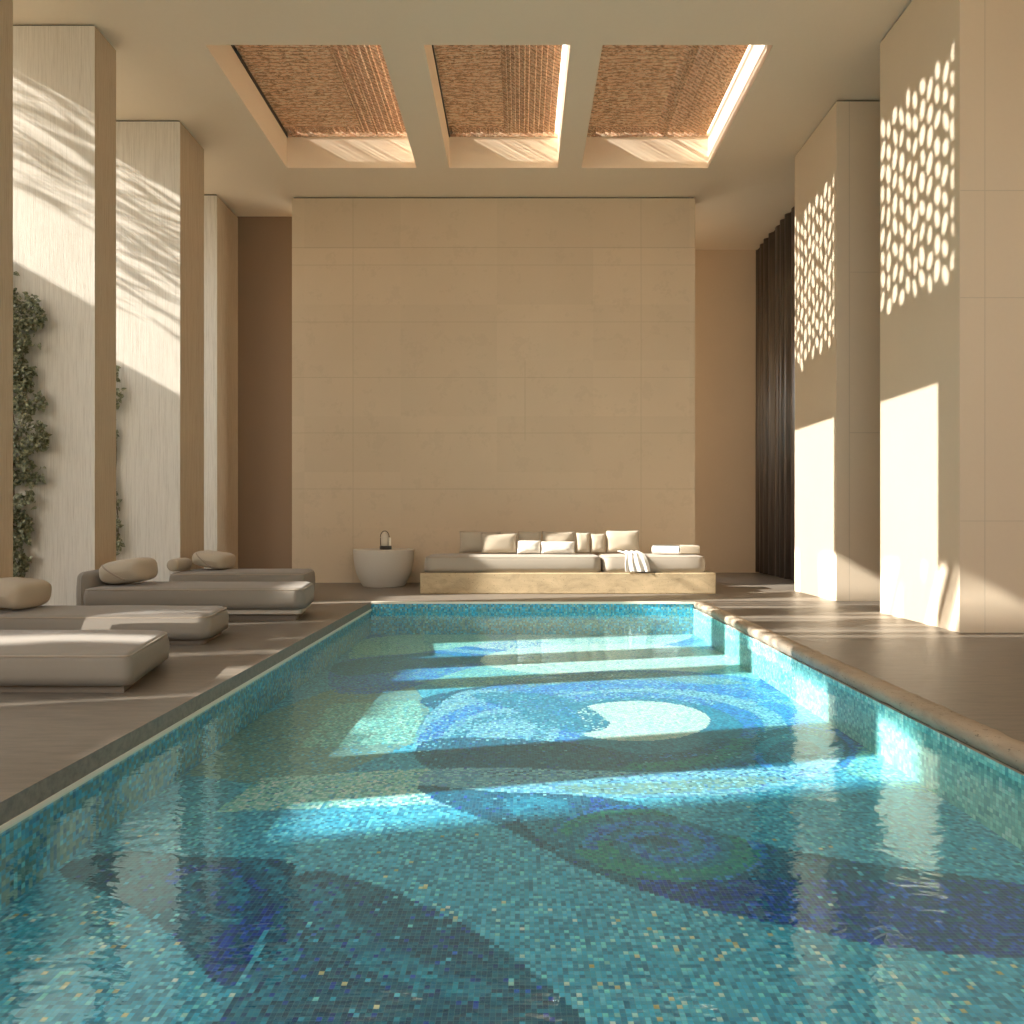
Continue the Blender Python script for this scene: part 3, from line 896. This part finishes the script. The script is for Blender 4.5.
woven_panel(*HX[0], 'woven reed panel in the left of three ceiling skylights', 1)
woven_panel(*HX[1], 'woven reed panel in the middle ceiling skylight', 2)
woven_panel(*HX[2], 'woven reed panel in the skylight nearest the right pillars', 3)

# ================================================================= curtain
def curtain():
    t = empty('curtain', (4.6, 12.4, 0), 'dark brown pleated curtain hanging floor to ceiling in the right recess', 'curtain')
    bm = bmesh.new()
    y0, y1 = 10.9, 13.52
    N = 420
    rings_b, rings_t = [], []
    for k in range(N + 1):
        y = y0 + (y1 - y0) * k / N
        ph = 2 * math.pi * (y - y0) / 0.27 + 0.6 * math.sin(y * 2.1)
        x = 0.095 * math.sin(ph) + 0.018 * math.sin(2.3 * ph)
        rings_b.append(bm.verts.new((x, y - 12.4 + 0.03 * math.cos(ph), 0.02)))
        rings_t.append(bm.verts.new((x * 0.9, y - 12.4 + 0.03 * math.cos(ph), CEIL - 0.03)))
    for k in range(N): bm.faces.new((rings_b[k], rings_b[k + 1], rings_t[k + 1], rings_t[k]))
    o = obj('cloth', bm, M['curtain'], t, True)
    md = o.modifiers.new('thickness', 'SOLIDIFY'); md.thickness = 0.006
    bm = bmesh.new(); box(bm, -0.02, 0.02, y0 - 12.4, y1 - 12.4, CEIL - 0.035, CEIL - 0.001)
    obj('curtain_rail', bm, M['dark'], t)
curtain()

# ================================================================= daybed on its stone platform
PF = 9.59
o = obj('stone_platform', bevel_box(-1.384, 2.67, PF, BACK_Y - 0.02, 0, 0.288, 0.012), M['plat'])
tag(o, 'low travertine platform under the daybed mattresses', 'platform')

def mattress(name, label, group, corners, rc, z0, z1, edge, crown, mat, piping=True, seed=0, wob=0.006, base=None, kind='mattress', cat='mattress'):
    ox = sum(c[0] for c in corners) / len(corners); oy = sum(c[1] for c in corners) / len(corners)
    t = empty(name, (ox, oy, z0), label, cat, group)
    loc = [(c[0] - ox, c[1] - oy) for c in corners]
    obj('mattress_body' if base is None else 'seat_cushion', cushion_slab(loc, rc, 0, z1 - z0, edge, crown, wob=wob, seed=seed), mat, t, True)
    if piping:
        for nm, z, ins in (('piping', (z1 - z0) - edge * 0.35, edge * 0.22),):
            bm = bmesh.new()
            P = [(p.x, p.y, z) for p in outline(loc, rc, ins)]
            tube(bm, P + [P[0]], 0.006, 6)
            obj(nm, bm, M['piping'], t, True)
    return t, ox, oy

mattress('daybed_mattress', 'long cream mattress on the left part of the stone platform', 'mattresses on the platform', [(-1.34, 9.64), (1.115, 9.64), (1.115, 10.5), (-1.34, 10.5)], 0.13, 0.288, 0.515, 0.06, 0.012, M['sofa'], seed=1)
mattress('daybed_mattress', 'short cream mattress with a throw on the right part of the stone platform', 'mattresses on the platform', [(1.135, 9.64), (2.56, 9.64), (2.56, 10.5), (1.135, 10.5)], 0.13, 0.288, 0.515, 0.06, 0.012, M['sofa'], seed=4)

def cushion(x0, x1, ytop, Y, t, mat, label, seed, lean=0.16, name='scatter_cushion', z0=0.533, group='cushions on the daybed', rz=0.0):
    """place a cushion so it spans picture columns x0..x1 with its top at picture row ytop, standing at depth Y"""
    X0, X1 = (x0 - 521) / F * Y, (x1 - 521) / F * Y
    H = 1 + (521 - ytop) / F * (Y + 0.05) - z0
    o = obj(name, pillow(X1 - X0, H / math.cos(lean), t, seed=seed), mat, None, True)
    o.location = ((X0 + X1) / 2, Y, z0)
    o.rotation_euler = (-lean, 0, rz)
    tag(o, label, 'cushion', group)
    return o
BY = 10.27
cushion(459, 501, 531.5, BY, 0.20, M['pill_tan'], 'tan cushion standing at the left end of the back row', 1)
cushion(502.5, 517, 532.5, BY, 0.17, M['pill_tan'], 'narrow tan cushion mostly hidden behind the front tan cushion', 2)
cushion(518, 541, 531.5, BY, 0.18, M['pill_tan'], 'tan back cushion behind the smaller white pillow', 3)
cushion(542, 575, 531.5, BY, 0.20, M['pill_tan'], 'tan back cushion behind the widest white pillow', 4)
cushion(576, 590, 532.5, BY, 0.16, M['pill_tan'], 'narrow tan cushion beside the widest white pillow', 5)
cushion(590.5, 605.5, 533.5, BY, 0.16, M['pill_tan'], 'narrow tan cushion at the gap between the two mattresses', 6)
cushion(606, 640, 530.5, BY, 0.20, M['pill_tan'], 'tan cushion standing on the short mattress behind the throw', 7)
cushion(481, 517, 533.5, 10.06, 0.16, M['pill_tan'], 'tan cushion leaning in front at the left of the daybed', 8)
cushion(517, 541, 540.5, 10.02, 0.14, M['pill_white'], 'small sunlit white pillow between tan cushions', 9, 0.35)
cushion(541, 575.5, 541.5, 10.00, 0.15, M['pill_white'], 'wide sunlit white pillow in front of a tan cushion', 10, 0.3)

# low pale block at the right end of the short mattress
o = obj('bolster_block', bevel_box(2.27, 2.56, 10.0, 10.4, 0.529, 0.645, 0.015, 3), M['pill_tan'], None, True, 0.6)
tag(o, 'low pale bolster block at the right end of the daybed', 'bolster')
# rolled towel
bm = bmesh.new()
ra, n = 0.062, 90
sp = []
for k in range(n + 1):
    th = k / n * 2 * math.pi * 3.2
    r = 0.008 + (ra - 0.012) * k / n
    sp.append((r * math.cos(th), r * math.sin(th)))
th_ = 0.010
ringL, ringR = [], []
for side in (-0.19, 0.19):
    inner = [bm.verts.new((side, a, b)) for a, b in sp]
    outer = [bm.verts.new((side, a * (1 + th_ / max(.012, math.hypot(a, b))), b * (1 + th_ / max(.012, math.hypot(a, b))))) for a, b in sp]
    (ringL if side < 0 else ringR).extend((inner, outer))
for k in range(n):
    bm.faces.new((ringL[1][k], ringL[1][k + 1], ringR[1][k + 1], ringR[1][k]))
    bm.faces.new((ringL[0][k], ringR[0][k], ringR[0][k + 1], ringL[0][k + 1]))
    for r_ in (ringL, ringR): bm.faces.new((r_[0][k], r_[0][k + 1], r_[1][k + 1], r_[1][k]))
o = obj('rolled_towel', bm, M['towel'], None, True, 0.9)
o.location = (2.05, 9.90, 0.529 + 0.064); o.rotation_euler = (0.4, 0, -0.45)
tag(o, 'rolled white towel lying on the short mattress', 'towel')
# throw draped over the front of the short mattress
bm = bmesh.new()
nx, ns = 40, 44
path = []
prev = None
prof = [(10.20, 0.545), (9.95, 0.538), (9.78, 0.536), (9.70, 0.530), (9.655, 0.512), (9.625, 0.475), (9.615, 0.42), (9.61, 0.36), (9.605, 0.305)]
V2 = []
for i in range(nx + 1):
    u = i / nx
    row = []
    for k in range(ns + 1):
        s = k / ns * (len(prof) - 1)
        a = min(int(s), len(prof) - 2); f = s - a
        y = prof[a][0] * (1 - f) + prof[a + 1][0] * f; z = prof[a][1] * (1 - f) + prof[a + 1][1] * f
        w = k / ns
        fold = 0.016 * math.sin(u * 2 * math.pi * 3.5 + 1.2 * w) + 0.008 * math.sin(u * 2 * math.pi * 8 + 2)
        x = 1.40 + 0.30 * u + 0.05 * w + 0.02 * math.sin(5 * w + 3 * u)
        low = max(0, (w - 0.45) / 0.55)
        row.append(bm.verts.new((x, y - (0.012 + fold * 0.9) * low - 0.004, z + max(0, 0.010 + fold * 0.6) * (1 - low))))
    V2.append(row)
for i in range(nx):
    for k in range(ns): bm.faces.new((V2[i][k], V2[i + 1][k], V2[i + 1][k + 1], V2[i][k + 1]))
o = obj('throw_blanket', bm, M['pill_white'], None, True)
md = o.modifiers.new('thickness', 'SOLIDIFY'); md.thickness = 0.008; md.offset = 1
tag(o, 'creased white throw hanging over the front of the short mattress', 'blanket')

# ================================================================= stone bowl table with lantern
TX, TY, TR, TZ = (384 - 521) / F * 10.78, 10.78, 0.463, 0.568
bm = bmesh.new()
prof = [(0.30, 0.0), (0.315, 0.004), (0.345, 0.05), (0.385, 0.13), (0.42, 0.22), (0.445, 0.33), (0.458, 0.44), (TR, TZ - 0.03), (TR, TZ - 0.008), (TR - 0.008, TZ), (TR - 0.05, TZ + 0.0005), (0.1, TZ + 0.0005)]
lathe(bm, prof, (0, 0, 0), 64)
o = obj('side_table', bm, M['bowl'], None, True, 0.7)
o.location = (TX, TY, 0)
tag(o, 'round bowl-shaped pale stone side table left of the daybed', 'side table')
LX, LY = (385.7 - 521) / F * 10.6, 10.6
t = empty('lantern', (LX, LY, TZ), 'small arched glass lantern on a dark base on the bowl table', 'lantern')
bm = bmesh.new(); lathe(bm, [(0.088, 0), (0.09, 0.004), (0.09, 0.05), (0.084, 0.058), (0.02, 0.058)], seg=32)
obj('base', bm, M['dark'], t, True, 0.6)
bm = bmesh.new()                                                      # arched glass cover
lathe(bm, [(0.056, 0.06), (0.058, 0.10), (0.060, 0.17), (0.057, 0.21), (0.045, 0.245), (0.025, 0.268), (0.004, 0.275)], (-0.012, 0, 0), 24)
obj('glass_cover', bm, M['glass'], t, True)
bm = bmesh.new()
arc = [(-0.012 - 0.064, -0.01, 0.06), (-0.012 - 0.066, -0.01, 0.17)]
for k in range(13):
    an = math.pi - math.pi * k / 12
    arc.append((-0.012 + 0.066 * math.cos(an), -0.01, 0.19 + 0.092 * math.sin(an)))
arc += [(-0.012 + 0.066, -0.01, 0.17), (-0.012 + 0.064, -0.01, 0.06)]
tube(bm, arc, 0.006, 8)
obj('arched_handle', bm, M['dark'], t, True)
bm = bmesh.new(); lathe(bm, [(0.045, 0.0581), (0.046, 0.07), (0.044, 0.17), (0.038, 0.178), (0.006, 0.176)], (-0.012, 0, 0), 20)
c = obj('candle', bm, M['candle'], t, True, 0.7)
bm = bmesh.new(); tube(bm, [(-0.012, 0, 0.175), (-0.011, 0, 0.195)], 0.003, 6)
obj('wick', bm, M['dark'], c)
bm = bmesh.new(); lathe(bm, [(0.018, 0.0581), (0.0185, 0.065), (0.0175, 0.178), (0.013, 0.183), (0.003, 0.182)], (0.068, -0.03, 0), 20)
c = obj('candle', bm, M['candle'], t, True, 0.7)
c['label'] = 'slim white candle outside the glass'
bm = bmesh.new(); tube(bm, [(0.068, -0.03, 0.18), (0.069, -0.03, 0.197)], 0.002, 6)
obj('wick', bm, M['dark'], c)

# ================================================================= sun loungers on the left deck
def lounger(label, corners, rc, z_b, z0, z1, edge, crown, plinth, plinth_mat, seed, back=None, pale_plate=False):
    t, ox, oy = mattress('sun_lounger', label, 'low upholstered loungers on the left deck', corners, rc, z0, z1, edge, crown, M['loung'], True, seed, 0.006, base=1, cat='lounger')
    loc = [(c[0] - ox, c[1] - oy) for c in corners]
    bm = bmesh.new()
    rings = []
    for z in (-z0, -0.001): rings.append([(p.x, p.y, z) for p in outline(loc, rc, plinth)])
    loft(bm, rings)
    obj('plinth', bm, M['plinth'], t)
    if pale_plate:
        bm = bmesh.new()
        rings = []
        for z, e in ((-0.055, 0.035), (-0.05, 0.03), (-0.008, 0.03), (-0.003, 0.035)): rings.append([(p.x, p.y, z) for p in outline(loc, rc, e)])
        loft(bm, rings)
        obj('base_plate', bm, M['plate'], t)
    if back:
        x0, x1, y0, y1, zz0, zz1 = back
        cs = [(x0 - ox, y0 - oy), (x1 - ox, y0 - oy), (x1 - ox, y1 - oy), (x0 - ox, y1 - oy)]
        obj('backrest', cushion_slab(cs, 0.09, zz0 - z0, zz1 - z0, 0.07, 0.006), M['loung'], t, True)
    return t

lounger('sand lounger nearest the camera, sunlit on top, without a cushion', [(-4.40, 4.03), (-2.25, 4.03), (-2.47, 4.96), (-4.40, 4.96)], [0.08, 0.05, 0.16, 0.08], 0, 0.05, 0.235, 0.05, 0.03, 0.07, 0, 1)
lounger('sand lounger with sunny patches on its side, behind the nearest lounger', [(-4.49, 5.6), (-2.50, 5.6), (-2.62, 6.32), (-4.49, 6.32)], [0.08, 0.09, 0.14, 0.08], 0, 0.05, 0.245, 0.06, 0.012, 0.05, 0, 2)
lounger('long sand lounger with upholstered headboard and pale base plate', [(-4.36, 6.93), (-2.15, 6.93), (-2.28, 7.75), (-4.36, 7.75)], [0.08, 0.10, 0.14, 0.08], 0, 0.125, 0.335, 0.06, 0.015, 0.09, 0, 3, back=(-4.48, -4.31, 7.0, 7.72, 0.02, 0.49), pale_plate=True)
lounger('farthest sand lounger, beside the sunlit fin wall', [(-4.41, 8.70), (-2.70, 8.70), (-2.79, 9.55), (-4.41, 9.55)], [0.10, 0.06, 0.16, 0.08], 0, 0.06, 0.355, 0.07, 0.012, 0.06, 0, 4)

def roll(name, label, cx, cy, cz, L, r, ax, mat, ry=0.0, flat=1.0, n=28):
    """bolster: a soft rounded roll, axis along Y tilted by ax"""
    bm = bmesh.new()
    rings = []
    for k in range(41):
        s = math.sin(math.pi / 2 * (-1 + 2 * k / 40))
        rr = r * (1 - abs(s) ** 18) ** 0.5 if abs(s) < 1 else 0.002
        rr = max(rr, 0.004)
        rings.append([(rr * math.cos(2 * math.pi * q / n), s * L / 2, rr * flat * math.sin(2 * math.pi * q / n)) for q in range(n)])
    loft(bm, rings)
    o = obj(name, bm, mat, None, True)
    o.location = (cx, cy, cz); o.rotation_euler = (0, ry, ax)
    tag(o, label, 'cushion', 'head cushions of the loungers')
    return o

def head_cushion(label, cx, cy, z0, w, d, h, tilt, seed, flap=True, rz=0.0):
    """plump head cushion with a folded cover: body and diagonal flap"""
    t = empty('head_cushion', (cx, cy, z0), label, 'cushion', 'head cushions of the loungers', rz)
    bm = bmesh.new()
    rings = []
    n = 36
    for k in range(21):
        s = -1 + 2 * k / 20
        e = max((1 - abs(s) ** 4) ** 0.45 if abs(s) < 1 else 0, 0.03)
        ring = []
        for q in range(n):
            an = 2 * math.pi * q / n
            cx_, sz = math.cos(an), math.sin(an)
            X = w / 2 * math.copysign(abs(cx_) ** 0.48, cx_) * (0.55 + 0.45 * e)
            Z = h / 2 * math.copysign(abs(sz) ** 0.55, sz) * e * (1.0 + 0.10 * cx_)
            ring.append((X, s * d / 2, h / 2 + Z))
        rings.append(ring)
    loft(bm, rings)
    R = Matrix.Rotation(tilt, 4, 'Y')
    for v in bm.verts: v.co = R @ v.co
    zmin = min(v.co.z for v in bm.verts)
    for v in bm.verts: v.co.z -= zmin
    obj('cushion_body', bm, M['pill_tan'], t, True)
    if flap:
        bm = bmesh.new()
        pts = []
        for k in range(19):
            f = k / 18
            X, Z = w * (-0.36 + 0.50 * f), h * (0.36 - 0.72 * f)
            sy = -1.0                                     # where this line meets the near end of the cushion
            while sy < 0:
                e = max((1 - sy ** 4) ** 0.45, 0.03)
                A, B = w / 2 * (0.55 + 0.45 * e), h / 2 * e
                if abs(X / A) ** 4.17 + abs(Z / B) ** 3.64 <= 1: break
                sy += 0.01
            pts.append((X, sy * d / 2 - 0.002, h / 2 + Z))
        pts = [R @ Vector(p) for p in pts]
        tube(bm, [(p.x, p.y, p.z - zmin) for p in pts], 0.008, 6)
        obj('fold_seam', bm, M['piping'], t, True)
    return t

head_cushion('plump sand head cushion cut off by the left picture edge', -4.30, 5.92, 0.265, 0.40, 0.50, 0.235, 0.12, 1, False)
head_cushion('plump tan head cushion with folded cover against the headboard', -4.06, 7.28, 0.352, 0.44, 0.48, 0.245, -0.12, 2)
head_cushion('small tan head cushion leaning on a round bolster at the farthest lounger', -4.03, 9.16, 0.372, 0.44, 0.50, 0.21, 0.15, 3)
roll('bolster', 'small round bolster at the head of the farthest lounger', -4.355, 8.93, 0.362 + 0.085, 0.40, 0.080, 0.0, M['pill_tan'])

# ================================================================= ivy on the fins
def ivy(name, label, rows, Y, x_left, n, size, seed, depth=0.16):
    rnd = random.Random(seed)
    t = empty(name, (x_left + 0.3, Y, 0), label, 'climbing plant', 'ivy on the fin walls')
    ox = x_left + 0.3
    zs = [1 + (521 - y) / F * Y for y, x in rows]; xr = [(x - 521) / F * Y for y, x in rows]
    def right(z):
        for (za, xa), (zb, xb) in zip(zip(zs[:-1], xr[:-1]), zip(zs[1:], xr[1:])):
            if zb <= z <= za:
                f = (z - zb) / max(za - zb, 1e-6); return xb * (1 - f) + xa * f
        return None
    bm = bmesh.new()
    stems = bmesh.new()
    for k in range(6):
        xs_ = x_left + 0.03 + k * (min(xr) + 0.02 - x_left) / 6
        pts = []
        z = 0.0
        while z < zs[0] - rnd.uniform(0, .6):
            pts.append((xs_ - ox + 0.05 * math.sin(z * 2.2 + k) + 0.03 * math.sin(z * 5.1 + 2 * k), -0.02 - 0.012 * (k % 3), z)); z += 0.12
        if len(pts) > 2: tube(stems, pts, 0.007, 5)
    made = 0
    tries = 0
    while made < n and tries < n * 12:
        tries += 1
        z = rnd.uniform(min(zs), zs[0]); r = right(z)
        if r is None: continue
        x = x_left + (r - x_left) * rnd.random() ** 0.85
        edge_ = (r - x) / max(r - x_left, .05)
        cl = mnoise.noise(Vector((x * 7, z * 5, seed))) + 0.35 * mnoise.noise(Vector((x * 17, z * 15, seed + 3)))
        if cl < -0.22 + 0.12 * (1 - edge_): continue
        y = -0.05 - rnd.uniform(0.01, depth * min(1, 0.25 + edge_ * 2.0))
        L = size * rnd.uniform(.6, 1.25); w = L * rnd.uniform(.36, .5)
        d = Vector((rnd.uniform(-.6, 1), rnd.uniform(-.8, .15), rnd.uniform(-1, .35))).normalized()
        s = d.cross(Vector((rnd.uniform(-.5, .5), -1, rnd.uniform(-.3, .6)))).normalized()
        u = s.cross(d)
        c = Vector((x - ox, y, z))
        a = c; tip = c + d * L - u * L * .12
        m1 = c + d * L * .45 + u * L * .06
        l1 = c + d * L * .22 + s * w * .8; l2 = c + d * L * .6 + s * w * .62
        r1 = c + d * L * .22 - s * w * .8; r2 = c + d * L * .6 - s * w * .62
        va, vt, vm, vl1, vl2, vr1, vr2 = (bm.verts.new(q) for q in (a, tip, m1, l1, l2, r1, r2))
        bm.faces.new((va, vl1, vl2, vm)); bm.faces.new((vm, vl2, vt)); bm.faces.new((va, vm, vr2, vr1)); bm.faces.new((vm, vt, vr2))
        made += 1
    obj('stem', stems, M['stem'], t, True)
    obj('foliage', bm, M['leaf'], t)
    return t
ivy('ivy_plant', 'thick dark ivy climbing the fin wall at the left picture edge',
    [(262, 14), (275, 20), (288, 26), (300, 40), (306, 48), (320, 50), (335, 44), (352, 46), (366, 40), (380, 38), (392, 46), (410, 52), (430, 50), (445, 53), (460, 47), (480, 47), (492, 34), (505, 44), (520, 36), (540, 34), (555, 40), (570, 30), (588, 28), (604, 22)],
    7.39, -5.60, 4200, 0.060, 4)
ivy('ivy_plant', 'thin strip of ivy on the sunlit fin wall beside the farthest lounger',
    [(368, 118), (378, 123), (392, 126), (405, 122), (420, 120), (440, 118), (480, 116), (498, 119), (510, 124), (530, 123), (545, 125), (560, 121), (566, 118)],
    9.16, -5.60, 900, 0.066, 8)

# ================================================================= light, sky, camera
def sun(name, d, strength, color, angle):
    l = bpy.data.lights.new(name, 'SUN'); l.energy = strength; l.color = color; l.angle = math.radians(angle)
    o = bpy.data.objects.new(name, l); COL.objects.link(o)
    o.rotation_euler = Vector(d).to_track_quat('-Z', 'Y').to_euler()
    o.location = (-12, -3, 12)
    return o
sun('sun_high', S_B, 10.0, (1.0, 0.955, 0.88), 0.55)
sun('sun_added_low', Vector((1, 0.60, -0.05)), 5.0, (1.0, 0.96, 0.89), 0.12)  # second sun, added to light the right pillars

w = bpy.data.worlds.new('sky'); SC.world = w
w.use_nodes = True
nt = w.node_tree; g = G(nt)
for n_ in list(nt.nodes): nt.nodes.remove(n_)
ow = nt.nodes.new('ShaderNodeOutputWorld'); bg = nt.nodes.new('ShaderNodeBackground')
tc = nt.nodes.new('ShaderNodeTexCoord'); sp_ = nt.nodes.new('ShaderNodeSeparateXYZ')
nt.links.new(tc.outputs['Generated'], sp_.inputs[0])
c = g.ramp(g.math('MULTIPLY_ADD', sp_.outputs[2], 0.5), [(0.48, (0.75, 0.66, 0.52, 1)), (0.52, (0.98, 0.93, 0.83, 1)), (0.80, (0.80, 0.88, 0.98, 1))])
nt.links.new(c, bg.inputs[0]); bg.inputs[1].default_value = 3.3
nt.links.new(bg.outputs[0], ow.inputs[0])
for n_ in nt.nodes:
    if n_.type == 'MATH': n_.inputs[2].default_value = 0.5

cam = bpy.data.cameras.new('camera')
cam.sensor_width = 36; cam.sensor_fit = 'HORIZONTAL'
cam.lens = 36 * F / 1024
cam.shift_x = -9 / 1024; cam.shift_y = 9 / 1024
cam.clip_start = 0.05; cam.clip_end = 300
co = bpy.data.objects.new('camera', cam); COL.objects.link(co)
co.location = (0, 0, 1.0); co.rotation_euler = (math.pi / 2, 0, 0)
SC.camera = co

vs = SC.view_settings
vs.view_transform = 'Standard'; vs.look = 'None'; vs.gamma = 1.0; vs.use_curve_mapping = False
vs.exposure = 0.53
SC.cycles.use_denoising = True
SC.cycles.max_bounces = 10; SC.cycles.diffuse_bounces = 6; SC.cycles.transparent_max_bounces = 12
SC.cycles.caustics_reflective = False; SC.cycles.caustics_refractive = False
SC.cycles.sample_clamp_indirect = 6.0
